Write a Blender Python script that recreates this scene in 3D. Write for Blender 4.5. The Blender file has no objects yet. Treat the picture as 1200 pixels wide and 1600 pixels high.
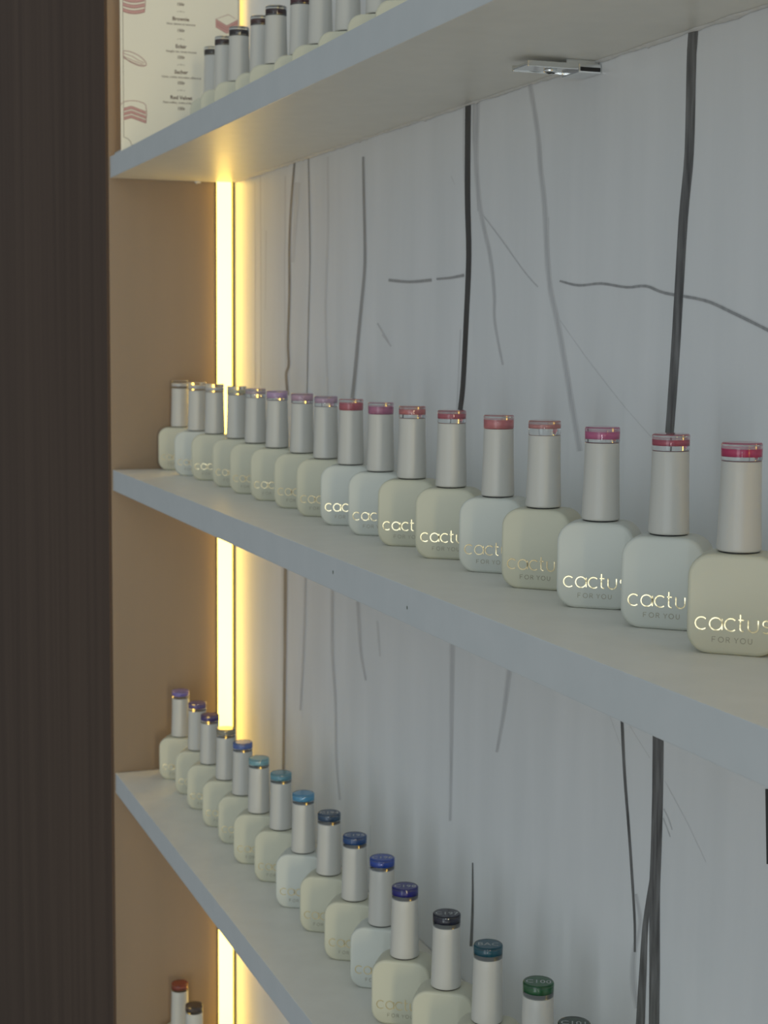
import bpy, bmesh, math, random
from mathutils import Vector, Matrix
random.seed(7)
S = bpy.context.scene
COL = S.collection

# ------------------------------------------------------------------ camera
cam_d = bpy.data.cameras.new('camera'); cam = bpy.data.objects.new('camera', cam_d); COL.objects.link(cam)
Rt = Vector((0.343646, 0.939068, 0.007713)); Up = Vector((-0.099378, 0.028197, 0.99465)); Fw = Vector((-0.933826, 0.342574, -0.103012))
CAM = Vector((1.5032, -0.3989, 0.1197))
cam.matrix_world = Matrix(((Rt.x, Up.x, -Fw.x, CAM.x), (Rt.y, Up.y, -Fw.y, CAM.y), (Rt.z, Up.z, -Fw.z, CAM.z), (0, 0, 0, 1)))
cam_d.sensor_fit = 'HORIZONTAL'; cam_d.sensor_width = 36; cam_d.lens = 2600.03 / 1200 * 36
cam_d.clip_start = 0.02
cam_d.dof.use_dof = True; cam_d.dof.focus_distance = 0.74; cam_d.dof.aperture_fstop = 42
S.camera = cam

# ------------------------------------------------------------------ light and exposure
w = bpy.data.worlds.new('room_light'); S.world = w; w.use_nodes = True
nt = w.node_tree; bg = nt.nodes['Background']
bg.inputs['Strength'].default_value = 0.478
# a dim room: brightest and cool towards the shop front (+x), dark at the far end, warm floor below
tc = nt.nodes.new('ShaderNodeTexCoord'); sx = nt.nodes.new('ShaderNodeSeparateXYZ'); nt.links.new(tc.outputs['Generated'], sx.inputs['Vector'])
cr = nt.nodes.new('ShaderNodeValToRGB'); mr = nt.nodes.new('ShaderNodeMapRange'); mr.inputs['From Min'].default_value = -1
nt.links.new(sx.outputs['Z'], mr.inputs['Value']); nt.links.new(mr.outputs['Result'], cr.inputs['Fac'])
cr.color_ramp.elements[0].position = .25; cr.color_ramp.elements[0].color = (.95, .86, .74, 1); cr.color_ramp.elements[1].position = .55; cr.color_ramp.elements[1].color = (.81, .915, .98, 1)
fx = nt.nodes.new('ShaderNodeMapRange'); fx.inputs['From Min'].default_value = -1; fx.inputs['From Max'].default_value = 1; fx.inputs['To Min'].default_value = .25; fx.inputs['To Max'].default_value = 1.45
nt.links.new(sx.outputs['X'], fx.inputs['Value'])
vm = nt.nodes.new('ShaderNodeVectorMath'); vm.operation = 'SCALE'; nt.links.new(cr.outputs['Color'], vm.inputs[0]); nt.links.new(fx.outputs['Result'], vm.inputs['Scale'])
nt.links.new(vm.outputs['Vector'], bg.inputs['Color'])
def area(name, loc, target, sx, sy, power, color):
    d = bpy.data.lights.new(name, 'AREA'); d.shape = 'RECTANGLE'; d.size = sx; d.size_y = sy; d.energy = power; d.color = color
    o = bpy.data.objects.new(name, d); COL.objects.link(o); o.location = loc
    v = Vector(target) - Vector(loc); o.rotation_euler = v.to_track_quat('-Z', 'Y').to_euler(); return o
area('shop_window', (2.92, -2.57, -0.30), (0.9, 0, 0), 0.95, 1.7, 8.5, (0.80, 0.92, 1.0))
area('doorway', (4.6, -2.2, -0.48), (0.8, 0, 0.0), 0.07, 1.4, 9.0, (0.90, 0.96, 1.0))
area('warm_fill_light', (5.0, -0.52, 0.0), (0.1, -.04, 0.0), 0.35, 1.4, 36.0, (1.0, 0.86, 0.55))  # unseen warm fill added to brighten the left bottles and the menu card
S.view_settings.view_transform = 'Standard'; S.view_settings.look = 'None'
S.view_settings.gamma = 1; S.view_settings.use_curve_mapping = False; S.view_settings.exposure = 0.0

# ------------------------------------------------------------------ dimensions (metres)
D = 0.1108; TH = 0.0188; Z1 = 0.2615; Z3 = -0.2819; LEN = 1.28; HB = 0.0389; YF = -0.1145
SH = {'top': Z1 + TH, 'middle': 0.0, 'lower': Z3, 'bottom': 2 * Z3}

# ------------------------------------------------------------------ helpers
def lin(c): return tuple(((v / 255) / 12.92 if v <= 10.3 else ((v / 255 + .055) / 1.055) ** 2.4) for v in c)
def mat(name, color, rough=.5, metal=0, emit=None, spec=.5, coat=0):
    m = bpy.data.materials.new(name); m.use_nodes = True; b = m.node_tree.nodes['Principled BSDF']
    b.inputs['Base Color'].default_value = (*color, 1); b.inputs['Roughness'].default_value = rough
    b.inputs['Metallic'].default_value = metal; b.inputs['Specular IOR Level'].default_value = spec
    b.inputs['Coat Weight'].default_value = coat
    if emit:
        b.inputs['Emission Color'].default_value = (*emit[0], 1); b.inputs['Emission Strength'].default_value = emit[1]
    return m
def noisy(m, c1, c2, scale=(10, 10, 10), detail=4, bump=0, rough=None):
    n = m.node_tree.nodes; l = m.node_tree.links; b = n['Principled BSDF']
    tc = n.new('ShaderNodeTexCoord'); mp = n.new('ShaderNodeMapping'); mp.inputs['Scale'].default_value = scale
    no = n.new('ShaderNodeTexNoise'); no.inputs['Scale'].default_value = 1; no.inputs['Detail'].default_value = detail
    cr = n.new('ShaderNodeValToRGB'); cr.color_ramp.elements[0].position = .3; cr.color_ramp.elements[1].position = .7
    cr.color_ramp.elements[0].color = (*c1, 1); cr.color_ramp.elements[1].color = (*c2, 1)
    l.new(tc.outputs['Object'], mp.inputs['Vector']); l.new(mp.outputs['Vector'], no.inputs['Vector'])
    l.new(no.outputs['Fac'], cr.inputs['Fac']); l.new(cr.outputs['Color'], b.inputs['Base Color'])
    if bump:
        bp = n.new('ShaderNodeBump'); bp.inputs['Strength'].default_value = bump; bp.inputs['Distance'].default_value = .0005
        l.new(no.outputs['Fac'], bp.inputs['Height']); l.new(bp.outputs['Normal'], b.inputs['Normal'])
    if rough:
        mr = n.new('ShaderNodeMapRange'); mr.inputs['To Min'].default_value = rough[0]; mr.inputs['To Max'].default_value = rough[1]
        l.new(no.outputs['Fac'], mr.inputs['Value']); l.new(mr.outputs['Result'], b.inputs['Roughness'])
    return m
def link(name, bm, mats, parent=None, smooth=False):
    me = bpy.data.meshes.new(name); bm.to_mesh(me); bm.free()
    for m in (mats if isinstance(mats, (list, tuple)) else [mats]): me.materials.append(m)
    o = bpy.data.objects.new(name, me); COL.objects.link(o)
    if parent: o.parent = parent
    if smooth: me.polygons.foreach_set('use_smooth', [True] * len(me.polygons))
    return o
def tag(o, label=None, cat=None, group=None, kind=None):
    if label: o['label'] = label
    if cat: o['category'] = cat
    if group: o['group'] = group
    if kind: o['kind'] = kind
    return o
def box(bm, x0, x1, y0, y1, z0, z1, bev=0, mi=0):
    r = bmesh.ops.create_cube(bm, size=1)
    for v in r['verts']: v.co = Vector(((x0 + x1) / 2 + v.co.x * (x1 - x0), (y0 + y1) / 2 + v.co.y * (y1 - y0), (z0 + z1) / 2 + v.co.z * (z1 - z0)))
    fs = {f for v in r['verts'] for f in v.link_faces}
    for f in fs: f.material_index = mi
    if bev:
        es = list({e for f in fs for e in f.edges})
        bmesh.ops.bevel(bm, geom=es, offset=bev, segments=2, affect='EDGES', profile=.7)
def lathe(bm, prof, n=48, mi=0, smooth=True, cx=0, cy=0):
    rings = []
    for r, z in prof:
        rings.append([bm.verts.new((cx + r * math.cos(2 * math.pi * k / n), cy + r * math.sin(2 * math.pi * k / n), z)) for k in range(n)])
    for a, b in zip(rings, rings[1:]):
        for k in range(n):
            f = bm.faces.new((a[k], a[(k + 1) % n], b[(k + 1) % n], b[k])); f.smooth = smooth; f.material_index = mi
    f = bm.faces.new(list(reversed(rings[0]))); f.material_index = mi
    f = bm.faces.new(rings[-1]); f.material_index = mi
def stroke(bm, pts, wd, to3d, h=.00012, closed=False, mi=0):
    """a drawn line of width wd on a plane; to3d(u, v, h) places it"""
    P = [Vector(p) for p in pts]; n = len(P); rows = []
    for i, p in enumerate(P):
        a = P[(i - 1) % n] if (closed or i) else p; b = P[(i + 1) % n] if (closed or i < n - 1) else p
        d = (b - a).normalized(); q = Vector((-d.y, d.x)) * wd / 2
        rows.append([bm.verts.new(to3d(*(p + q), 0)), bm.verts.new(to3d(*(p + q * .8), h)), bm.verts.new(to3d(*(p - q * .8), h)), bm.verts.new(to3d(*(p - q), 0))])
    m = n if closed else n - 1
    for i in range(m):
        a, b = rows[i], rows[(i + 1) % n]
        for k in range(3):
            f = bm.faces.new((a[k], a[k + 1], b[k + 1], b[k])); f.material_index = mi
def arc(cx, cy, r, a0, a1, n=14, ry=None):
    ry = ry or r
    return [(cx + r * math.cos(math.radians(a0 + (a1 - a0) * i / n)), cy + ry * math.sin(math.radians(a0 + (a1 - a0) * i / n))) for i in range(n + 1)]
def text_bm(bm, s, size, M, mi=0, shear=0, offset=0):
    c = bpy.data.curves.new('t', 'FONT'); c.body = s; c.size = size; c.align_x = 'CENTER'; c.align_y = 'CENTER'; c.resolution_u = 2; c.shear = shear; c.offset = offset
    o = bpy.data.objects.new('t', c); COL.objects.link(o)
    bpy.context.view_layer.update()
    me = bpy.data.meshes.new_from_object(o.evaluated_get(bpy.context.evaluated_depsgraph_get()))
    me.transform(M); n0 = len(bm.faces); bm.from_mesh(me); bm.faces.ensure_lookup_table()
    for f in bm.faces[n0:]: f.material_index = mi
    bpy.data.objects.remove(o); bpy.data.curves.remove(c); bpy.data.meshes.remove(me)

# ------------------------------------------------------------------ materials
M_brown = noisy(mat('brown_laminate', (.2, .15, .12), .42), (.26, .190, .128), (.285, .205, .138), (30, 30, 2), 3)
M_door = noisy(mat('dark_brown_veneer', (.2, .15, .12), .55, spec=.12), (.080, .052, .038), (.112, .075, .054), (40, 40, 1.2), 5)
M_white = noisy(mat('white_laminate', (.8, .8, .8), .3, spec=.5), (.80, .785, .715), (.84, .825, .755), (60, 60, 60), 3, bump=.12, rough=(.34, .46))
M_edge = noisy(mat('board_front', (.62, .65, .66), .4, spec=.4), (.60, .635, .645), (.63, .66, .67), (50, 50, 50))  # front faces of the boards, darker and cooler than the white laminate
M_marble = noisy(mat('marble_sheet', (.7, .7, .7), .3), (.765, .785, .79), (.835, .85, .855), (34, 3, 5), 8, bump=.1, rough=(.24, .36))
def vein(name, c1, c2):
    m = mat(name, c1, .34); return noisy(m, c1, c2, (330, 60, 38), 7)
VM = {'k': vein('vein_black', (.035, .034, .034), (.07, .07, .07)), 'd': vein('vein_dark_grey', (.065, .065, .065), (.22, .22, .22)),
      'm': vein('vein_grey', (.30, .305, .31), (.42, .425, .43)), 'b': vein('vein_brown_grey', (.19, .175, .16), (.33, .31, .29)),
      'p': vein('vein_haze', (.66, .67, .67), (.735, .745, .75)),
      'g': vein('vein_pale', (.54, .55, .56), (.63, .64, .65))}
M_floor = noisy(mat('floor_tile', (.25, .24, .23), .5), (.22, .21, .2), (.28, .27, .26), (3, 3, 3))
M_led = mat('led_diffuser', (.9, .8, .6), .4, emit=((1.0, .62, .105), 6.1))
M_alu = mat('aluminium_channel', (.75, .75, .74), .35, metal=1)
M_gap = mat('olive_edging', (.20, .19, .055), .5)
M_chrome = mat('chrome', (.82, .84, .84), .12, metal=1)
M_black = mat('black_plastic', (.012, .012, .013), .35)
M_cap = mat('cap_satin_white', (.585, .575, .525), .34)
M_cream = mat('bottle_cream', (.62, .61, .475), .42)
M_pale = mat('bottle_white', (.64, .66, .595), .42)
M_collar = mat('collar_black', (.02, .02, .02), .4)
M_gold = noisy(mat('gold_foil', (.85, .7, .4), .16, metal=1), (.80, .66, .38), (.92, .80, .52), (170, 170, 170), 2, bump=.6)
M_goldtext = mat('embossed_lettering', (.36, .33, .24), .3, metal=.5)
M_seal = noisy(mat('white_sealant', (.75, .75, .72), .6), (.68, .67, .63), (.76, .76, .74), (200, 200, 200))
M_ink = mat('white_ink', (.75, .80, .80), .4)
m = bpy.data.materials.new('clear_acrylic'); m.use_nodes = True; n = m.node_tree.nodes; l = m.node_tree.links; n.clear()
out = n.new('ShaderNodeOutputMaterial'); gl = n.new('ShaderNodeBsdfGlass'); gl.inputs['IOR'].default_value = 1.47; gl.inputs['Roughness'].default_value = .0
gl.inputs['Color'].default_value = (.97, .975, .97, 1); l.new(gl.outputs['BSDF'], out.inputs['Surface'])
M_clear = m
_sw = {}
def swatch_mat(c):
    if c not in _sw:
        v = tuple(min(.85, x / .43) for x in lin(c)); _sw[c] = mat('gel_colour_%02d' % len(_sw), v, .18)
    return _sw[c]

# ------------------------------------------------------------------ setting
TOPZ, BOTZ = 1.0, -1.25
VEINS = [
 ('k', 0.95, [[5538,2746,5627,2732],[5538,2733,5626,2719],[5537,2727,5625,2714],[5537,2706,5624,2694],[5538,2650,5624,2639],[5539,2540,5624,2530],[5540,2392,5625,2382],[5543,2233,5627,2225],[5548,2095,5631,2089],[5556,1986,5638,1981],[5567,1890,5648,1886],[5577,1800,5657,1797],[5582,1708,5661,1704],[5580,1612,5659,1608],[5573,1516,5652,1512],[5565,1419,5642,1416],[5556,1322,5633,1320],[5548,1219,5624,1218],[5539,1113,5615,1112],[5530,1013,5605,1013],[5520,929,5594,929],[5509,870,5583,870],[5498,827,5571,826],[5487,791,5559,790],[5476,751,5547,750]]),
 ('g', 0.35, [[5493,2751,5523,2747],[5494,2734,5523,2730],[5496,2720,5523,2716],[5497,2698,5522,2695],[5499,2655,5523,2652],[5501,2580,5523,2577],[5502,2482,5523,2479],[5505,2379,5523,2377],[5509,2290,5526,2289],[5517,2223,5532,2221],[5526,2165,5539,2164],[5536,2112,5548,2111],[5545,2057,5555,2056]]),
 ('g', 0.4, [[5691,2724,5739,2717],[5692,2706,5739,2700],[5694,2693,5740,2687],[5695,2672,5741,2665],[5696,2630,5740,2624],[5693,2558,5737,2552],[5688,2465,5731,2460],[5686,2365,5728,2361],[5690,2273,5731,2269],[5702,2191,5743,2188],[5720,2113,5759,2111],[5743,2037,5781,2036],[5770,1963,5807,1963],[5806,1891,5841,1892],[5848,1822,5882,1823],[5890,1755,5923,1756],[5924,1692,5956,1693],[5949,1630,5980,1631],[5968,1570,5999,1571],[5983,1515,6013,1515],[5994,1466,6023,1466],[5999,1428,6027,1427],[5998,1397,6025,1396],[5997,1368,6023,1367],[6001,1335,6026,1336],[6012,1299,6037,1300],[6028,1260,6051,1262],[6046,1222,6068,1223],[6063,1186,6085,1187],[6081,1152,6102,1154],[6100,1119,6120,1121],[6120,1088,6138,1090],[6138,1056,6156,1058]]),
 ('g', 0.4, [[5655,2635,5684,2631],[5654,2584,5682,2580],[5652,2535,5679,2532],[5653,2480,5678,2477],[5660,2408,5684,2406],[5677,2312,5700,2311],[5700,2200,5722,2198],[5726,2081,5746,2080],[5750,1966,5769,1965]]),
 ('g', 0.45, [[6417,2693,6450,2689],[6418,2683,6452,2678],[6418,2675,6452,2671],[6421,2661,6455,2658],[6432,2629,6466,2626],[6455,2572,6489,2569],[6487,2496,6521,2494],[6520,2416,6554,2414],[6546,2346,6580,2344],[6563,2288,6597,2285],[6574,2235,6609,2233],[6584,2185,6618,2182],[6595,2133,6630,2131],[6610,2081,6645,2079],[6626,2029,6661,2028],[6642,1977,6678,1976],[6656,1921,6692,1919],[6667,1857,6703,1855],[6676,1788,6712,1786],[6685,1719,6721,1718],[6695,1659,6731,1658],[6704,1610,6741,1609],[6714,1568,6750,1568],[6726,1528,6762,1528],[6742,1483,6778,1485],[6765,1434,6801,1436],[6792,1382,6828,1385],[6821,1329,6857,1332],[6849,1274,6885,1277],[6877,1216,6913,1219],[6904,1154,6940,1157],[6931,1093,6967,1096],[6956,1035,6992,1039],[6979,982,7015,986],[7000,933,7036,936],[7020,884,7056,888],[7041,833,7077,837],[7064,780,7100,784],[7087,725,7123,730],[7110,671,7146,676],[7133,617,7169,622]]),
 ('g', 0.35, [[6716,1865,6732,1864],[6716,1831,6732,1830],[6715,1797,6731,1795],[6716,1762,6732,1761],[6718,1727,6734,1727],[6723,1692,6739,1692],[6731,1657,6747,1657],[6740,1622,6756,1622],[6748,1588,6764,1588]]),
 ('d', 0.9, [[8175,2683,8260,2665],[8172,2651,8257,2633],[8168,2617,8253,2600],[8165,2585,8249,2568],[8163,2556,8247,2540],[8161,2539,8245,2523],[8160,2530,8243,2515],[8160,2512,8242,2498],[8159,2469,8242,2456],[8160,2388,8242,2376],[8162,2280,8244,2268],[8163,2165,8245,2155],[8161,2065,8242,2054],[8154,1989,8235,1978],[8145,1925,8225,1914],[8134,1858,8215,1848],[8124,1775,8205,1767],[8116,1666,8196,1659],[8108,1539,8188,1534],[8100,1412,8180,1408],[8093,1301,8173,1298],[8087,1212,8167,1210],[8081,1136,8161,1134],[8076,1067,8155,1066],[8070,1000,8149,999],[8064,935,8143,935],[8059,875,8137,875],[8053,816,8131,817],[8047,756,8125,757]]),
 ('m', 0.7, [[6874,1514,6880,1523],[6931,1505,6937,1515],[6987,1496,6993,1506],[7045,1488,7049,1499],[7105,1483,7106,1494],[7168,1482,7166,1493],[7231,1484,7227,1495],[7294,1486,7292,1497],[7358,1485,7358,1497],[7426,1480,7429,1491],[7497,1472,7501,1483],[7567,1464,7571,1475],[7632,1459,7632,1470],[7687,1458,7685,1469],[7736,1460,7732,1472],[7780,1461,7779,1473],[7824,1459,7827,1471],[7865,1453,7873,1464],[7904,1443,7914,1454],[7950,1432,7958,1443],[8011,1421,8016,1433],[8092,1411,8096,1424],[8187,1402,8190,1414],[8281,1392,8285,1404],[8361,1381,8366,1393],[8421,1370,8429,1382],[8470,1358,8479,1370],[8519,1345,8529,1357],[8578,1329,8588,1341],[8654,1309,8664,1321],[8739,1286,8749,1298],[8821,1264,8830,1275],[8887,1245,8897,1257],[8935,1232,8944,1244],[8970,1223,8980,1235],[9001,1215,9010,1227],[9033,1206,9043,1218]]),
 ('m', 0.6, [[4214,1596,4219,1613],[4315,1589,4321,1606],[4415,1582,4420,1599],[4515,1576,4518,1593],[4616,1572,4616,1588],[4719,1570,4715,1587],[4821,1570,4816,1587],[4922,1571,4916,1588],[5020,1572,5015,1589]]),
 ('m', 0.6, [[5101,1578,5098,1590],[5163,1577,5160,1590],[5224,1577,5221,1590],[5284,1577,5280,1590],[5343,1577,5338,1591],[5400,1579,5393,1593],[5454,1581,5446,1596],[5507,1583,5499,1598],[5560,1585,5551,1601]]),
 ('g', 0.4, [[5775,1963,5784,1965],[5853,1919,5861,1921],[5929,1876,5938,1878],[6005,1832,6014,1834],[6084,1786,6093,1788],[6171,1733,6180,1736],[6262,1677,6271,1679],[6349,1624,6357,1626],[6422,1581,6430,1583],[6478,1551,6486,1553],[6522,1529,6529,1532],[6561,1511,6568,1514],[6602,1492,6609,1495]]),
 ('g', 0.35, [[6881,1308,6890,1311],[6952,1265,6960,1267],[7022,1221,7030,1223],[7090,1179,7098,1181],[7154,1140,7162,1142],[7212,1105,7219,1108],[7264,1074,7272,1077],[7318,1044,7325,1047],[7377,1011,7383,1014],[7444,974,7450,976],[7515,935,7521,937],[7588,896,7593,898],[7658,859,7663,861],[7726,825,7731,828],[7792,793,7797,795],[7858,762,7862,764],[7922,731,7927,733]]),
 ('g', 0.3, [[5314,2210,5328,2211],[5330,2195,5343,2196],[5347,2180,5359,2181],[5364,2165,5374,2166],[5380,2150,5390,2151]]),
 ('g', 0.35, [[5495,1263,5516,1262],[5485,1140,5504,1140],[5474,1016,5492,1016],[5463,892,5480,893],[5452,768,5467,768]]),
 ('g', 0.4, [[4088,1231,4105,1236],[4133,1211,4148,1215],[4178,1191,4191,1194],[4222,1171,4234,1174],[4266,1151,4276,1154]]),
 ('b', 0.8, [[2003,2655,2048,2649],[1998,2642,2044,2636],[1993,2633,2040,2627],[1987,2617,2034,2611],[1976,2582,2024,2576],[1957,2521,2006,2515],[1933,2441,1983,2436],[1908,2354,1959,2349],[1887,2270,1940,2265],[1872,2192,1926,2187],[1860,2114,1914,2111],[1850,2035,1905,2031],[1843,1950,1899,1947],[1841,1857,1898,1855],[1843,1759,1901,1757],[1845,1659,1904,1658],[1844,1560,1903,1559],[1835,1458,1896,1457],[1822,1352,1884,1351],[1810,1252,1873,1252],[1804,1169,1867,1169],[1807,1105,1871,1106],[1817,1056,1882,1058],[1826,1018,1891,1020],[1826,986,1892,985],[1813,962,1877,958],[1790,948,1853,941],[1765,931,1832,927],[1752,905,1822,905],[1755,867,1825,870],[1767,824,1838,827],[1783,777,1855,782],[1797,733,1870,737]]),
 ('m', 0.6, [[2369,2618,2399,2615],[2369,2607,2399,2604],[2368,2600,2398,2597],[2368,2584,2398,2581],[2370,2544,2399,2542],[2375,2472,2404,2470],[2382,2376,2411,2374],[2389,2271,2418,2269],[2395,2171,2424,2169],[2401,2080,2430,2079],[2407,1992,2436,1990],[2411,1899,2440,1898],[2412,1797,2440,1796],[2406,1682,2434,1681],[2396,1558,2424,1557],[2385,1428,2413,1428],[2375,1297,2403,1297],[2368,1164,2395,1164],[2361,1028,2388,1028],[2354,890,2381,891],[2347,752,2374,753]]),
 ('g', 0.3, [[2835,2573,2897,2566],[2836,2564,2897,2558],[2836,2562,2896,2556],[2837,2547,2896,2542],[2838,2501,2896,2495],[2841,2412,2898,2407],[2845,2294,2902,2289],[2848,2159,2904,2155],[2846,2021,2901,2017],[2836,1880,2889,1877],[2818,1730,2871,1728],[2803,1575,2855,1573],[2797,1417,2849,1416],[2806,1258,2857,1258],[2825,1095,2874,1096],[2847,932,2895,934],[2867,770,2914,772]]),
 ('m', 0.6, [[3656,2492,3697,2488],[3655,2482,3697,2477],[3654,2475,3697,2471],[3654,2460,3698,2456],[3655,2424,3700,2421],[3660,2359,3706,2355],[3667,2272,3714,2268],[3674,2176,3722,2173],[3681,2085,3730,2082],[3688,1999,3738,1996],[3695,1911,3746,1909],[3700,1826,3752,1824],[3699,1746,3752,1743],[3689,1670,3742,1667],[3672,1598,3727,1595],[3652,1529,3708,1526],[3633,1464,3691,1461],[3617,1404,3675,1401],[3600,1350,3659,1347],[3583,1295,3644,1293],[3565,1235,3627,1233],[3547,1164,3610,1162],[3527,1086,3592,1085],[3508,1010,3574,1009],[3490,944,3557,943],[3474,892,3542,891],[3459,848,3529,848],[3445,809,3515,808],[3430,767,3502,767]]),
 ('g', 0.3, [[2010,2452,2166,2437],[2005,2392,2152,2378],[2000,2334,2140,2321],[1994,2271,2125,2260],[1985,2199,2108,2189],[1971,2113,2085,2104],[1954,2017,2059,2010],[1935,1917,2032,1910],[1917,1818,2006,1813]]),
 ('b', 0.25, [[822,2551,853,2549],[822,2347,852,2345],[821,2144,852,2142],[821,1937,852,1936],[821,1722,852,1721],[821,1496,852,1496],[820,1262,851,1261],[820,1023,851,1023],[820,785,851,786]]),
 ('b', 0.2, [[980,2592,1030,2588],[986,2294,1035,2291],[993,1987,1041,1985],[999,1695,1045,1693],[1002,1441,1048,1441],[1003,1243,1047,1243],[1001,1085,1044,1085],[998,942,1039,942],[995,790,1036,791]]),
 ('b', 0.25, [[1169,2118,1209,2116],[1166,1949,1200,1947],[1162,1780,1192,1779],[1159,1610,1184,1609],[1155,1439,1175,1439]]),
 ('b', 0.25, [[1736,2526,1773,2523],[1731,2318,1766,2315],[1725,2108,1759,2106],[1720,1900,1753,1898],[1720,1694,1752,1693],[1727,1494,1758,1493],[1738,1297,1768,1297],[1752,1101,1780,1101],[1764,905,1791,905]]),
 ('g', 0.4, [[3987,1310,4006,1313],[4058,1269,4076,1273],[4128,1229,4145,1232],[4198,1189,4214,1193],[4266,1150,4282,1153]]),
 ('b', 0.8, [[1724,-673,1826,-660],[1724,-853,1821,-840],[1723,-1031,1817,-1016],[1723,-1217,1811,-1202],[1720,-1424,1804,-1409],[1714,-1663,1794,-1648],[1707,-1924,1782,-1908],[1698,-2195,1769,-2179],[1690,-2464,1757,-2447]]),
 ('b', 0.3, [[1652,-695,1689,-690],[1653,-943,1686,-938],[1654,-1192,1683,-1188],[1656,-1442,1679,-1438],[1657,-1693,1676,-1690]]),
 ('g', 0.45, [[2317,-681,2352,-677],[2310,-808,2344,-803],[2303,-933,2338,-928],[2295,-1062,2329,-1057],[2282,-1200,2316,-1195],[2263,-1351,2298,-1345],[2239,-1510,2274,-1504],[2214,-1674,2249,-1668],[2189,-1838,2224,-1831]]),
 ('g', 0.4, [[3000,-705,3047,-699],[3001,-829,3046,-822],[3000,-955,3045,-948],[3002,-1078,3046,-1071],[3009,-1193,3052,-1185],[3025,-1295,3067,-1286],[3048,-1388,3089,-1379],[3071,-1478,3111,-1469],[3089,-1575,3128,-1566],[3099,-1683,3137,-1675],[3104,-1798,3140,-1790],[3109,-1911,3145,-1903],[3120,-2013,3154,-2004],[3139,-2099,3172,-2090],[3163,-2175,3195,-2165],[3188,-2246,3220,-2236],[3213,-2318,3244,-2309]]),
 ('g', 0.45, [[3591,-721,3641,-712],[3610,-813,3657,-805],[3628,-907,3672,-899],[3647,-997,3688,-989],[3670,-1075,3708,-1067],[3697,-1136,3733,-1127],[3728,-1184,3761,-1176],[3760,-1228,3790,-1220],[3791,-1274,3818,-1267]]),
 ('g', 0.15, [[4010,-798,4064,-788],[4029,-859,4079,-849],[4048,-921,4094,-911],[4066,-982,4109,-973],[4085,-1043,4124,-1035]]),
 ('g', 0.6, [[5409,-704,5462,-695],[5409,-763,5460,-754],[5410,-820,5458,-812],[5410,-882,5456,-873],[5411,-954,5455,-945],[5413,-1037,5454,-1029],[5414,-1129,5454,-1121],[5416,-1230,5454,-1221],[5418,-1339,5453,-1331],[5418,-1461,5451,-1453],[5418,-1593,5449,-1585],[5418,-1730,5447,-1723],[5418,-1866,5445,-1858]]),
 ('g', 0.5, [[6284,-701,6328,-694],[6269,-768,6311,-762],[6255,-836,6295,-830],[6240,-904,6277,-898],[6223,-972,6257,-966],[6202,-1040,6233,-1035],[6179,-1108,6207,-1104],[6154,-1176,6180,-1173],[6130,-1246,6153,-1242]]),
 ('d', 0.8, [[5799,-2025,5814,-2021],[5799,-2092,5818,-2086],[5801,-2158,5823,-2151],[5801,-2225,5827,-2216],[5800,-2292,5830,-2282],[5796,-2360,5830,-2349],[5790,-2429,5828,-2417],[5784,-2499,5825,-2485],[5778,-2568,5823,-2553]]),
 ('d', 0.8, [[7670,-712,7698,-705],[7680,-779,7708,-772],[7689,-845,7717,-838],[7700,-913,7726,-905],[7711,-982,7738,-974],[7726,-1054,7752,-1046],[7742,-1127,7767,-1119],[7759,-1201,7784,-1194],[7775,-1275,7799,-1267],[7790,-1352,7814,-1344],[7805,-1431,7829,-1423],[7819,-1506,7843,-1498],[7831,-1569,7854,-1561],[7840,-1616,7862,-1608],[7846,-1652,7868,-1644],[7851,-1683,7873,-1675],[7856,-1716,7877,-1709],[7859,-1752,7880,-1745],[7861,-1787,7882,-1780],[7863,-1823,7883,-1815],[7865,-1858,7885,-1851]]),
 ('d', 0.85, [[7999,-709,8104,-685],[8002,-783,8106,-759],[8004,-857,8109,-832],[8007,-932,8111,-906],[8009,-1006,8112,-980],[8009,-1083,8113,-1056],[8009,-1163,8113,-1135],[8009,-1239,8112,-1211],[8008,-1308,8111,-1279],[8007,-1362,8110,-1333],[8005,-1406,8108,-1377],[8004,-1453,8107,-1422],[8005,-1512,8107,-1480],[8008,-1590,8110,-1556],[8013,-1679,8114,-1644],[8018,-1772,8119,-1736],[8023,-1863,8124,-1826],[8026,-1949,8127,-1912],[8029,-2035,8129,-1997],[8031,-2121,8132,-2082],[8034,-2207,8134,-2167]]),
 ('d', 0.8, [[8018,-1385,8055,-1376],[7999,-1460,8041,-1450],[7980,-1535,8026,-1524],[7962,-1610,8012,-1597],[7947,-1683,8002,-1667],[7938,-1752,7997,-1733],[7932,-1817,7996,-1795],[7928,-1882,7996,-1858],[7923,-1950,7996,-1925],[7917,-2025,7994,-1997],[7911,-2103,7993,-2073],[7906,-2182,7992,-2150],[7900,-2261,7990,-2226]]),
 ('g', 0.45, [[7858,-1561,7877,-1553],[7873,-1595,7893,-1586],[7889,-1628,7911,-1619],[7902,-1662,7925,-1653],[7907,-1698,7931,-1690],[7898,-1739,7923,-1733],[7880,-1783,7906,-1778],[7860,-1830,7888,-1823],[7847,-1874,7876,-1866],[7841,-1916,7872,-1906],[7840,-1958,7872,-1946],[7842,-1997,7875,-1984],[7848,-2032,7882,-2018],[7857,-2063,7892,-2047],[7871,-2089,7907,-2071],[7886,-2114,7923,-2095],[7901,-2139,7938,-2120]]),
 ('k', 0.95, [[8988,-726,9013,-720],[8995,-808,9021,-800],[9002,-889,9029,-881],[9009,-970,9037,-962],[9016,-1052,9046,-1042]]),
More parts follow.
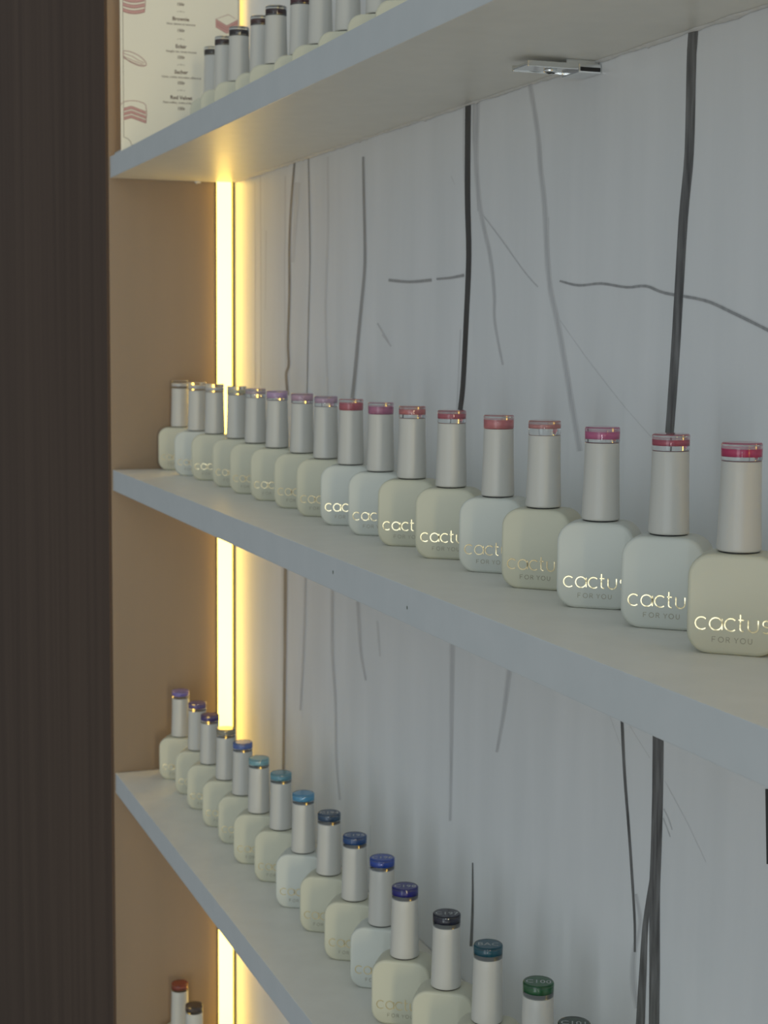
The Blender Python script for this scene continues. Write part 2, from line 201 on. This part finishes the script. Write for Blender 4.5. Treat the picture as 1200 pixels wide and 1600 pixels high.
 ('g', 0.35, [[8122,-913,8128,-910],[8180,-952,8186,-949],[8238,-990,8244,-987],[8294,-1027,8300,-1024],[8346,-1063,8351,-1060],[8392,-1098,8397,-1095],[8434,-1131,8439,-1128],[8474,-1163,8479,-1160],[8515,-1196,8520,-1193]]),
 ('g', 0.4, [[8119,-1053,8125,-1049],[8130,-1060,8136,-1057],[8141,-1068,8147,-1065],[8152,-1076,8158,-1073],[8163,-1085,8169,-1082],[8173,-1096,8179,-1093],[8183,-1108,8189,-1105],[8194,-1120,8199,-1118],[8204,-1132,8209,-1130]]),
 ('g', 0.4, [[8115,-1098,8122,-1095],[8133,-1117,8140,-1114],[8151,-1135,8157,-1132],[8169,-1153,8175,-1151],[8187,-1172,8192,-1169]]),
 ('g', 0.35, [[7762,-723,7768,-720],[7815,-752,7821,-749],[7868,-781,7874,-777],[7920,-809,7925,-805],[7971,-836,7977,-833]]),
 ('g', 0.3, [[7547,-719,7555,-716],[7579,-751,7586,-748],[7611,-783,7618,-780],[7642,-815,7648,-812],[7673,-846,7679,-844]]),
]
bm = bmesh.new()
vs = [bm.verts.new(p) for p in ((0, 0, BOTZ), (LEN, 0, BOTZ), (LEN, 0, TOPZ), (0, 0, TOPZ), (0, .02, BOTZ), (LEN, .02, BOTZ), (LEN, .02, TOPZ), (0, .02, TOPZ))]
for q in ((0, 1, 2, 3), (5, 4, 7, 6), (4, 0, 3, 7), (1, 5, 6, 2), (3, 2, 6, 7), (4, 5, 1, 0)): bm.faces.new([vs[i] for i in q])
keys = ['k', 'd', 'm', 'b', 'g', 'p']
def widen(row, k):
    return [[(xa + xb) / 2 + (xa - xb) / 2 * k, (za + zb) / 2 + (za - zb) / 2 * k, (xa + xb) / 2 - (xa - xb) / 2 * k, (za + zb) / 2 - (za - zb) / 2 * k] for xa, za, xb, zb in row]
JOBS = [('p', .1, widen(r, 2.0 if t == 'g' else 1.7)) for t, a, r in VEINS if t in 'gmb' and a > .35] + [('p' if a <= .35 else t, a, r) for t, a, r in VEINS]
for j, (tone, a, row) in enumerate(JOBS):          # printed veins of the marble sheet, part of its face
    y = -.00006 - .000008 * (j % 7) - {'p': 0, 'g': .00007, 'b': .0001, 'm': .00014, 'd': .00019, 'k': .00022}[tone]
    prev = None
    for xa, za, xb, zb in row:
        cur = (bm.verts.new((xa / 1e4, y, za / 1e4)), bm.verts.new((xb / 1e4, y, zb / 1e4)))
        if prev:
            f = bm.faces.new((prev[0], prev[1], cur[1], cur[0])); f.material_index = 1 + keys.index(tone)
        prev = cur
tag(link('wall_back', bm, [M_marble] + [VM[k] for k in keys]), kind='structure')
def struct(name, b, m, bev=0):
    bm = bmesh.new(); box(bm, *b, bev); return tag(link(name, bm, m), kind='structure')
struct('wall_left', (-1.1, -.0004, YF + .0025, .02, BOTZ, TOPZ), M_brown)
struct('trim_2', (-1.1, -.0006, YF, YF + .0024, BOTZ, TOPZ), M_door)
struct('wall_right', (LEN, LEN + .05, YF, .02, BOTZ, TOPZ), M_brown)
struct('floor', (-1.6, 4.0, -2.4, .3, BOTZ - .05, BOTZ), M_floor)
struct('trim_1', (.0105, .0150, -.0016, -.0001, BOTZ, TOPZ), M_gap)

def led(name, x0, sgn, label):
    root = bpy.data.objects.new(name, None); COL.objects.link(root); root.location = (x0, -.0072, BOTZ)
    tag(root, label, 'led strip', 'vertical light strips in the corners')
    h = TOPZ - BOTZ
    xs = sorted((0, sgn * .0022)); bm = bmesh.new(); box(bm, xs[0], xs[1], -.0066, .0066, .001, h - .001)
    for s in (-1, 1):
        xa = sorted((0, sgn * .0032)); box(bm, xa[0], xa[1], s * .0066 - (.0004 if s > 0 else 0), s * .0066 + (.0004 if s < 0 else 0), .001, h - .001)
    link('channel', bm, M_alu, root)
    bm = bmesh.new(); xa = sorted((sgn * .0022, sgn * .0062)); box(bm, xa[0], xa[1], -.0066, .0066, .002, h - .002, .0012)
    link('diffuser', bm, M_led, root)
led('led_strip', 0, 1, 'glowing warm white light strip running up the corner of the brown panel')
led('led_strip', LEN, -1, 'warm white light strip in the corner at the right end of the shelves')

# ------------------------------------------------------------------ shelves
def shelf(key, label):
    z = SH[key]; root = bpy.data.objects.new('wall_shelf', None); COL.objects.link(root); root.location = (0, 0, z)
    tag(root, label, 'shelf', 'white shelves on the marble wall')
    bm = bmesh.new(); box(bm, .0002, LEN - .0002, -D, -.0004, -TH, 0, .0006)
    if key == 'middle':        # small marks on the front edge
        for x, zz, r in ((.637, -.0085, .0007), (.752, -.0105, .0006)):
            c = [bm.verts.new((x + r * math.cos(a) * .8, -D - .0002, zz + r * math.sin(a) * 1.6)) for a in [k * math.pi / 4 for k in range(8)]]
            bm.faces.new(c).material_index = 1
    for f in bm.faces:
        if f.material_index == 0 and f.calc_center_median().y < -D + .0002: f.material_index = 2
    link('board', bm, [M_white, mat('fleck', (.10, .14, .09), .6), M_edge], root)
    # bead of sealant along the wall, uneven
    if key == 'top':
        bm = bmesh.new(); rnd = random.Random(3); rows = []; N = 420; a = 0
        for i in range(N + 1):
            x = .016 + (LEN - .032) * i / N; a = .75 * a + .25 * rnd.uniform(-1, 1)
            hh = .0011 + .0013 * a + (.0008 if rnd.random() < .04 else 0); hh = max(.0003, hh)
            rows.append([bm.verts.new((x, -.0005 - hh * 1.6, -TH - .0001)), bm.verts.new((x, -.0005 - hh * .9, -TH - hh * .7)), bm.verts.new((x, -.0004, -TH - hh))])
        for p, q in zip(rows, rows[1:]):
            for k in range(2): bm.faces.new((p[k], q[k], q[k + 1], p[k + 1])).smooth = True
        link('sealant_bead', bm, M_seal, root)
        bm = bmesh.new(); bmesh.ops.create_icosphere(bm, subdivisions=2, radius=.0018)
        for v in bm.verts: v.co = Vector((v.co.x + .0012, v.co.y * 1.8 - .031, v.co.z * .8 - TH - .0004 + .0004 * math.sin(v.co.y * 3000)))
        link('sealant_blob', bm, M_seal, root, True)
    return root
shelf('top', 'white laminate shelf at the top holding dark capped bottles and the menu')
shelf('middle', 'white laminate shelf in the middle holding the row of pink capped bottles')
shelf('lower', 'white laminate shelf holding the row of blue capped bottles')
shelf('bottom', 'white laminate shelf below the picture edge carrying the red brown capped bottle')

# chrome fitting under the top shelf
root = bpy.data.objects.new('shelf_bracket', None); COL.objects.link(root); root.location = (.7215, -.0205, .2560)
tag(root, 'small chrome flat bracket with a screw under the top shelf against the marble', 'bracket')
bm = bmesh.new(); box(bm, -.0092, .0092, -.0205, .0075, .0006, .0022, .0005)
for s in (-1, 1): box(bm, s * .0092 - .0006, s * .0092 + .0006, -.0205, .0075, 0, .0030, .0003)
box(bm, -.0070, .0070, .0020, .0200, .0022, .0054)
link('plate', bm, M_chrome, root)
bm = bmesh.new(); box(bm, -.0098, .0098, .0075, .0202, -.0014, .0034, .0006); e = link('end_clip', bm, M_chrome, root)
bm = bmesh.new(); box(bm, .0090, .0101, .0085, .0196, -.0006, .0014); link('slot', bm, M_black, e)
bm = bmesh.new(); lathe(bm, [(.0030, -.0012), (.0034, -.0006), (.0034, .0010)], 20); sc = link('screw', bm, M_chrome, root); sc.location = (.001, -.004, 0)
bm = bmesh.new(); box(bm, -.0022, .0022, -.0004, .0004, -.0015, -.0011); box(bm, -.0004, .0004, -.0022, .0022, -.0015, -.0011); link('screw_slot', bm, M_black, sc)

# ------------------------------------------------------------------ bottle prototypes (meshes shared)
W, T = .0355, .0210
def body_mesh(m):
    bm = bmesh.new(); H = HB; rt, rb = .0092, .0088; N = 8
    def outline(d):
        pts = []
        for cx, cz, r, a0 in ((W / 2 - rt, H - rt, rt, 0), (-W / 2 + rt, H - rt, rt, 90), (-W / 2 + rb, rb, rb, 180), (W / 2 - rb, rb, rb, 270)):
            for k in range(N + 1):
                a = math.radians(a0 + 90 * k / N); pts.append((cx + (r - d) * math.cos(a), cz + (r - d) * math.sin(a)))
        return pts
    fl = .0016; rings = []
    seq = [(-T / 2 + fl * (1 - math.cos(math.radians(t))), fl * (1 - math.sin(math.radians(t)))) for t in (0, 22.5, 45, 67.5, 90)]
    # slight extra roundness of the edge band
    seq = seq + [(-T / 4, -.0002), (0, -.0003), (T / 4, -.0002)] + [(-y, d) for y, d in reversed(seq)]
    for y, d in seq: rings.append([bm.verts.new((x, y, max(0.0, z))) for x, z in outline(d)])
    n = len(rings[0])
    for a, b in zip(rings, rings[1:]):
        for k in range(n): bm.faces.new((a[k], b[k], b[(k + 1) % n], a[(k + 1) % n])).smooth = True
    bm.faces.new(rings[0]); bm.faces.new(list(reversed(rings[-1])))
    bmesh.ops.recalc_face_normals(bm, faces=bm.faces)
    me = bpy.data.meshes.new('body'); bm.to_mesh(me); bm.free(); me.materials.append(m); return me
ME_cream, ME_pale = body_mesh(M_cream), body_mesh(M_pale)
def mk(name, bm, m):
    me = bpy.data.meshes.new(name); bm.to_mesh(me); bm.free(); me.materials.append(m); return me
bm = bmesh.new(); lathe(bm, [(.0072, 0), (.0079, .0001), (.0079, .0010)], 40); ME_collar = mk('collar', bm, M_collar)
bm = bmesh.new()
lathe(bm, [(.0082, .0), (.00855, .0003), (.0086, .0010), (.00845, .0060), (.00822, .0135), (.0080, .0210), (.00785, .0286), (.00778, .0344), (.0077, .0347)], 56)
ME_cap = mk('cap', bm, M_cap)
bm = bmesh.new(); lathe(bm, [(.0074, 0), (.0077, .00025), (.00785, .0007), (.00788, .0064), (.0077, .0069), (.0073, .0072)], 56); ME_disc = mk('disc', bm, M_clear)
def F(u, v, h): return (u, -T / 2 - .00003 - h, v)
bm = bmesh.new(); sw = .00062; x0 = -.0142; b0 = .0095; r = .00215
def X(v): return x0 + v / 1000
stroke(bm, arc(X(2.4), b0 + .0024, .0024, 48, 312, 22), sw, F)                                   # c
stroke(bm, arc(X(7.9), b0 + .0024, .0024, 0, 360, 28)[:-1], sw, F, closed=True); stroke(bm, [(X(10.3), b0 + .0045), (X(10.3), b0 + .0024), (X(10.35), b0 + .0002)], sw, F)   # a
stroke(bm, arc(X(13.7), b0 + .0024, .0024, 48, 312, 22), sw, F)                                  # c
stroke(bm, [(X(17.2), b0 + .0066), (X(17.2), b0 + .0012)] + arc(X(18.3), b0 + .0012, .0011, 180, 285, 8), sw, F); stroke(bm, [(X(16.5), b0 + .0045), (X(18.6), b0 + .0045)], sw * .9, F)   # t
stroke(bm, [(X(20.2), b0 + .0047), (X(20.2), b0 + .0019)] + arc(X(22.1), b0 + .0019, .0019, 180, 360, 14) + [(X(24.0), b0 + .0047)], sw, F)      # u
stroke(bm, arc(X(27.1), b0 + .0036, .0013, 40, 255, 12, .0012) + arc(X(27.0), b0 + .0012, .0014, 75, -140, 12, .0012), sw, F)             # s
ME_logo = mk('logo', bm, M_gold)
bm = bmesh.new(); hh = .0020; s = .00026; zb = .0049
def letter(ch, x):
    L = {'F': [[(0, 0), (0, 1), (.65, 1)], [(0, .5), (.55, .5)]], 'R': [[(0, 0), (0, 1), (.4, 1), (.62, .87), (.62, .63), (.4, .5), (0, .5)], [(.35, .5), (.68, 0)]],
         'Y': [[(0, 1), (.38, .5), (.76, 1)], [(.38, .5), (.38, 0)]], 'U': [[(0, 1), (0, .35), (.1, .1), (.35, 0), (.6, .1), (.7, .35), (.7, 1)]]}
    if ch == 'O': stroke(bm, [(x + hh * (.5 + .5 * math.cos(a)), zb + hh * (.5 + .5 * math.sin(a))) for a in [k * math.pi / 8 for k in range(16)]], s, F, h=.00008, closed=True); return
    for line in L[ch]: stroke(bm, [(x + hh * a, zb + hh * b) for a, b in line], s, F, h=.00008)
for ch, x in (('F', -7.6), ('O', -5.2), ('R', -2.2), ('Y', .9), ('O', 3.2), ('U', 6.2)): letter(ch, x / 1000)
ME_small = mk('tagline', bm, M_goldtext)

def rot(phi): return math.radians(90 - phi)
def child(name, me, parent, loc=(0, 0, 0)):
    o = bpy.data.objects.new(name, me); COL.objects.link(o); o.parent = parent; o.location = loc; return o
def swatch_mesh(c, lo, hi, code):
    bm = bmesh.new(); lathe(bm, [(.0070, lo), (.00735, lo + .0002), (.00735, hi - .0003), (.0070, hi)], 48)
    me = mk('colour_swatch', bm, swatch_mat(c)); cm = None
    if code:
        bm = bmesh.new(); text_bm(bm, code, .0060, Matrix.Translation((0, .0005, hi + .0001)))
        cm = mk('code_lettering', bm, M_ink)
    return me, cm
def bottle(x, y, shelf_key, phi, col, label, group, pale=False, lo=.0012, hi=.0046, code=None, tilt=0):
    lo, hi = lo * 1.28, hi * 1.28 - .0006
    root = bpy.data.objects.new('nail_polish_bottle', None); COL.objects.link(root)
    root.location = (x, y, SH[shelf_key]); root.rotation_euler = (0, 0, rot(phi)); tag(root, label, 'nail polish bottle', group)
    b = child('body', ME_pale if pale else ME_cream, root)
    child('logo', ME_logo, b); child('tagline', ME_small, b)
    child('collar', ME_collar, root, (0, 0, HB - .0002))
    child('cap', ME_cap, root, (0, 0, HB + .0007))
    d = child('clear_disc', ME_disc, root, (0, 0, HB + .0354))
    sm, cm = swatch_mesh(col, lo, hi, code)
    s = child('colour_swatch', sm, d)
    if cm:
        t = child('code_lettering', cm, d); t.rotation_euler = (0, 0, math.radians(tilt))
    return root

def ray_az(x, y):       # bearing of the shop front as seen from a bottle; bottles are turned roughly towards it
    return math.degrees(math.atan2(-(-.3989 - y), 1.5032 - x))
REL2 = [24, 22, 18, 20, 24, 19, 21, 20, 14, 17, 15, 14, 18, 19, 11, 12, 9]
ORD = ['first', 'second', 'third', 'fourth', 'fifth', 'sixth', 'seventh', 'eighth', 'ninth', 'tenth', 'eleventh', 'twelfth', 'thirteenth', 'fourteenth', 'fifteenth', 'sixteenth', 'seventeenth']
G2 = 'polish bottles on the middle shelf'
MID = [  # x, y, colour seen, words, pale body, swatch lo, hi
 (.0142, -.0511, (200, 190, 185), 'clear colourless disc', 0, .0012, .0040), (.0793, -.0511, (205, 185, 180), 'clear blush disc', 1, .0012, .0040),
 (.1284, -.0481, (190, 185, 170), 'clear greyish disc', 0, .0012, .0036), (.1950, -.0466, (165, 160, 140), 'smoky beige disc', 0, .0012, .0036),
 (.2570, -.0483, (160, 145, 150), 'grey mauve disc', 0, .0022, .0046), (.3144, -.0479, (160, 135, 165), 'lavender disc', 0, .0014, .0052),
 (.3731, -.0468, (165, 135, 150), 'dusty lilac disc', 0, .0016, .0052), (.4300, -.0476, (160, 135, 152), 'mauve disc', 0, .0020, .0050),
 (.4854, -.0487, (155, 85, 95), 'dusky rose disc', 1, .0002, .0042), (.5430, -.0492, (150, 95, 120), 'orchid pink disc', 1, .0002, .0042),
 (.5979, -.0497, (175, 100, 100), 'salmon disc', 0, .0018, .0046), (.6566, -.0490, (150, 80, 90), 'dark rose disc', 0, .0020, .0046),
 (.7144, -.0466, (180, 100, 103), 'coral pink disc filled to the rim', 1, .0002, .0042), (.7731, -.0485, (180, 110, 108), 'thin peach disc', 0, .0026, .0046),
 (.8335, -.0487, (175, 85, 120), 'bright orchid disc', 1, .0014, .0044), (.8905, -.0463, (150, 70, 85), 'crimson rose disc', 1, .0018, .0042),
 (.9497, -.0492, (160, 45, 85), 'deep raspberry disc', 0, .0014, .0042)]
for i, (x, y, c, wd, pale, lo, hi) in enumerate(MID):
    az = math.degrees(math.atan2(.3989 + y, 1.5032 - x))
    pos = 'rightmost on the middle shelf' if i == 16 else ORD[i] + ' from left, middle shelf'
    bottle(x, y, 'middle', az + REL2[i], c, '%s polish bottle, %s, %s' % ('cool white' if pale else 'cream', wd, pos), G2, pale, lo, hi)
G3 = 'gel polish bottles on the lower shelf'
LOW = [
 (.0346, -.0569, (110, 100, 160), 'periwinkle disc', 0, None), (.0887, -.0545, (88, 75, 122), 'dull violet disc', 0, None), (.1387, -.0557, (66, 52, 105), 'dark purple disc', 0, None),
 (.1923, -.0556, (125, 120, 105), 'olive grey disc', 0, None), (.2417, -.0548, (75, 95, 150), 'slate blue disc', 0, None), (.2947, -.0564, (110, 150, 158), 'pale aqua disc', 0, None),
 (.3420, -.0528, (85, 130, 145), 'dusty teal disc', 0, None), (.4007, -.0537, (72, 130, 168), 'sky blue disc', 1, None), (.4532, -.0518, (30, 58, 85), 'petrol blue disc', 0, 'C194'),
 (.5078, -.0522, (14, 58, 108), 'denim blue disc', 0, 'C195'), (.5575, -.0514, (20, 58, 140), 'royal blue disc', 1, 'C196'), (.6131, -.0573, (12, 14, 100), 'deep ultramarine disc', 0, 'C198'),
 (.6643, -.0517, (10, 14, 36), 'near black navy disc', 0, 'C197'), (.7160, -.0490, (0, 66, 82), 'dark teal disc', 0, 'BAC'), (.7720, -.0460, (22, 78, 42), 'bottle green disc', 0, 'C100'),
 (.8240, -.0520, (22, 46, 28), 'black green disc cut by the frame', 0, 'C101')]
for i, (x, y, c, wd, pale, code) in enumerate(LOW):
    az = math.degrees(math.atan2(.3989 + y, 1.5032 - x))
    rel = [16, 15, 17, 15, 16, 14, 17, 13, 16, 14, 13, 12, 10, 12, 10, 10][i]
    bottle(x, y, 'lower', az + rel, c, '%s polish bottle, %s, %s from left, lower shelf' % ('cool white' if pale else 'cream', wd, ORD[i]), G3, pale, .0018, .0048, code, tilt=rel)
G1 = 'gel polish bottles on the top shelf'
TOPB = [(.1155, -.0450, (50, 42, 36), 'dark olive brown disc'), (.1649, -.0485, (52, 36, 34), 'umber disc'), (.2101, -.0485, (36, 26, 28), 'brown black disc'), (.2595, -.0450, (66, 42, 36), 'chestnut disc'),
        (.3005, -.0450, (44, 22, 24), 'oxblood black disc'), (.3456, -.0397, (70, 36, 42), 'plum brown disc'), (.3913, -.0400, (80, 40, 45), None), (.4456, -.0386, (80, 40, 45), None), (.5080, -.0395, (80, 40, 45), None), (.5557, -.0383, (80, 40, 45), None)]
for i, (x, y, c, wd) in enumerate(TOPB):
    az = math.degrees(math.atan2(.3989 + y, 1.5032 - x))
    bottle(x, y, 'top', az + 18, c, 'cream polish bottle, %s, %s from left, top shelf' % (wd or 'cap cropped by the picture top', ORD[i]), G1, 0, .0010, .0042)
G4 = 'gel polish bottles on the bottom shelf'
bottle(.0215, -.0560, 'bottom', 32, (110, 48, 32), 'polish bottle with a rust brown disc at the lower left, below the lower shelf', G4)
bottle(.0760, -.0555, 'bottom', 33, (60, 50, 44), 'polish bottle with a charcoal brown disc just right of the rust brown one', G4)

# ------------------------------------------------------------------ menu card on the top shelf
MX = .045; MC = -.0562; ZB = SH['top']
root = bpy.data.objects.new('menu_card', None); COL.objects.link(root); root.location = (MX, MC, ZB)
tag(root, 'cream dessert menu card with pink cake drawings standing on the top shelf', 'menu')
bm = bmesh.new(); box(bm, -.0012, 0, -.0533, .0533, 0, .150, .0004); card = link('card', bm, mat('menu_paper', (.88, .83, .68), .4), root)
bm = bmesh.new(); box(bm, -.030, -.0012, -.0533, .0533, 0, .0020, .0005); link('stand', bm, mat('stand_acrylic', (.6, .62, .6), .2), root)
def P(y, z, h): return (.00005 + h, y - MC, z - ZB)
MI = [mat('ink_brown', (.13, .075, .055), .6), mat('ink_maroon', (.32, .10, .10), .6), mat('ink_pink', (.66, .38, .34), .6), mat('ink_line', (.30, .25, .19), .6)]
MT = Matrix(((0, 0, 1, 0), (1, 0, 0, 0), (0, 1, 0, 0), (0, 0, 0, 1)))
bm = bmesh.new()
def line(s, z, size, mi=0, off=0, sh=0):
    text_bm(bm, s, size, Matrix.Translation((.00012, 0, z - ZB)) @ MT, mi, sh, off)
rows = [('Brownie', 'Noci, banana ed amarena', 396.2, 391.9, 386.4, '150r'), ('Eclair', 'Vaniglia con crema mousse', 372.8, 368.4, 363.5, '150r'),
        ('Sacher', 'Cacao, crema cioccolato, albicocca', 350.9, 346.5, 341.6, '150r'), ('Red Velvet', 'Pasta soffice, crema al formaggio', 328.9, 324.6, 319.6, '150r'), ('Medovik', 'Miele, crema e panna', 419.5, 414.8, 408.7, '150r')]
for a, b, z1_, z2_, z3_, pr in rows:
    line(a, z1_ / 1e3, .0044, 0, .00010); line(b, z2_ / 1e3, .0025, 0, .00002, .25); line(pr, z3_ / 1e3, .0036, 0, .00008)
for z in (.4022, .3788, .3569, .3350):
    stroke(bm, [(MC - .0035, z), (MC - .0012, z + .0006)], .0003, P, h=.00003, mi=3); stroke(bm, [(MC + .0035, z), (MC + .0012, z + .0006)], .0003, P, h=.00003, mi=3)
    stroke(bm, [(MC - .0006, z + .0005), (MC + .0006, z + .0005)], .0008, P, h=.00003, mi=3)
link('lettering', bm, MI, card)
bm = bmesh.new()
yl, yr = -.1071, -.0045
for off in (0, .0017):
    a = yl + off if off == 0 else yl; 
    if off: 
        stroke(bm, [(yr + .0012, .300), (yr + .0012, .428)], .0003, P, h=.00003, mi=3); continue
    stroke(bm, [(yl, .428), (yl, .2925)] + arc(yl, .2860, .0065, 85, 5, 8) + [(yr - .0065, .2845)], .0005, P, h=.00003, mi=3)
    stroke(bm, [(yr - .0065, .2845)] + arc(yr, .2860, .0065, 175, 95, 8) + [(yr, .428)], .0004, P, h=.00003, mi=3)
link('border', bm, MI, card)
def fill(bm, pts, mi, h=.00004):
    f = bm.faces.new([bm.verts.new(P(y, z, h)) for y, z in pts]); f.material_index = mi
def sketch(name):
    return bmesh.new()
# layered round cake, cut at the border line
def layercake(y0, z0, w_, h_, n, wave):
    bm = bmesh.new()
    for i in range(n):
        z = z0 + h_ * i / n
        top = [(y0 + w_ * t, z + h_ / n * .55 + wave(t)) for t in [k / 12 for k in range(13)]]
        bot = [(y0 + w_ * t, z + wave(t)) for t in [k / 12 for k in range(12, -1, -1)]]
        fill(bm, top + bot, 2); stroke(bm, top, .0005, P, h=.00008, mi=1); stroke(bm, bot, .0006, P, h=.00008, mi=1)
    stroke(bm, [(y0 + w_, z0 + wave(1)), (y0 + w_ + .0008, z0 + h_ * .5), (y0 + w_, z0 + h_)], .0005, P, h=.00008, mi=1)
    top = arc(y0 + w_ * .45, z0 + h_, w_ * .56, 0, 180, 14, .0042); stroke(bm, top, .0004, P, h=.00008, mi=1)
    return bm
link('cake_drawing', layercake(yl, .4000, .0190, .0190, 4, lambda t: -.0022 * math.sin(math.pi * min(1, t * .9 + .1))), MI, card)
link('cake_drawing', layercake(yl, .3085, .0195, .0115, 3, lambda t: .0022 * (1 - abs(t * 2 - .7) * 1.4) - .001), MI, card)
bm = bmesh.new()   # eclair
oc = []
for k in range(25):
    a = 2 * math.pi * k / 24; u, v = .0115 * math.cos(a), .0042 * math.sin(a); c, s_ = math.cos(-.42), math.sin(-.42)
    oc.append((max(yl, -.0975 + u * c - v * s_), .3600 + u * s_ + v * c))
stroke(bm, oc[:-1], .0005, P, h=.00008, closed=True, mi=1)
stroke(bm, [(yl, .3640), (-.099, .3618), (-.094, .3588), (-.0885, .3570), (-.0905, .3560), (-.098, .3580), (yl, .3615)], .0004, P, h=.00008, mi=1)
stroke(bm, [(yl, .3600), (-.1, .3572), (-.093, .3548), (-.088, .3550)], .0004, P, h=.00008, mi=1)
link('eclair_drawing', bm, MI, card)
bm = bmesh.new()   # square slice
t = [(-.0250, .3985), (-.0135, .4032), (-.0050, .3990), (-.0150, .3935)]
stroke(bm, t, .0004, P, h=.00008, closed=True, mi=1)
fill(bm, [(-.0250, .3983), (-.0150, .3933), (-.0150, .3868), (-.0250, .3915)], 2); fill(bm, [(-.0150, .3933), (-.0050, .3988), (-.0050, .3925), (-.0150, .3868)], 2)
for dz in (0, -.0022, -.0042, -.0066): stroke(bm, [(-.0250, .3985 + dz), (-.0150, .3935 + dz), (-.0050, .3990 + dz)], .0005, P, h=.00009, mi=1)
link('brownie_drawing', bm, MI, card)
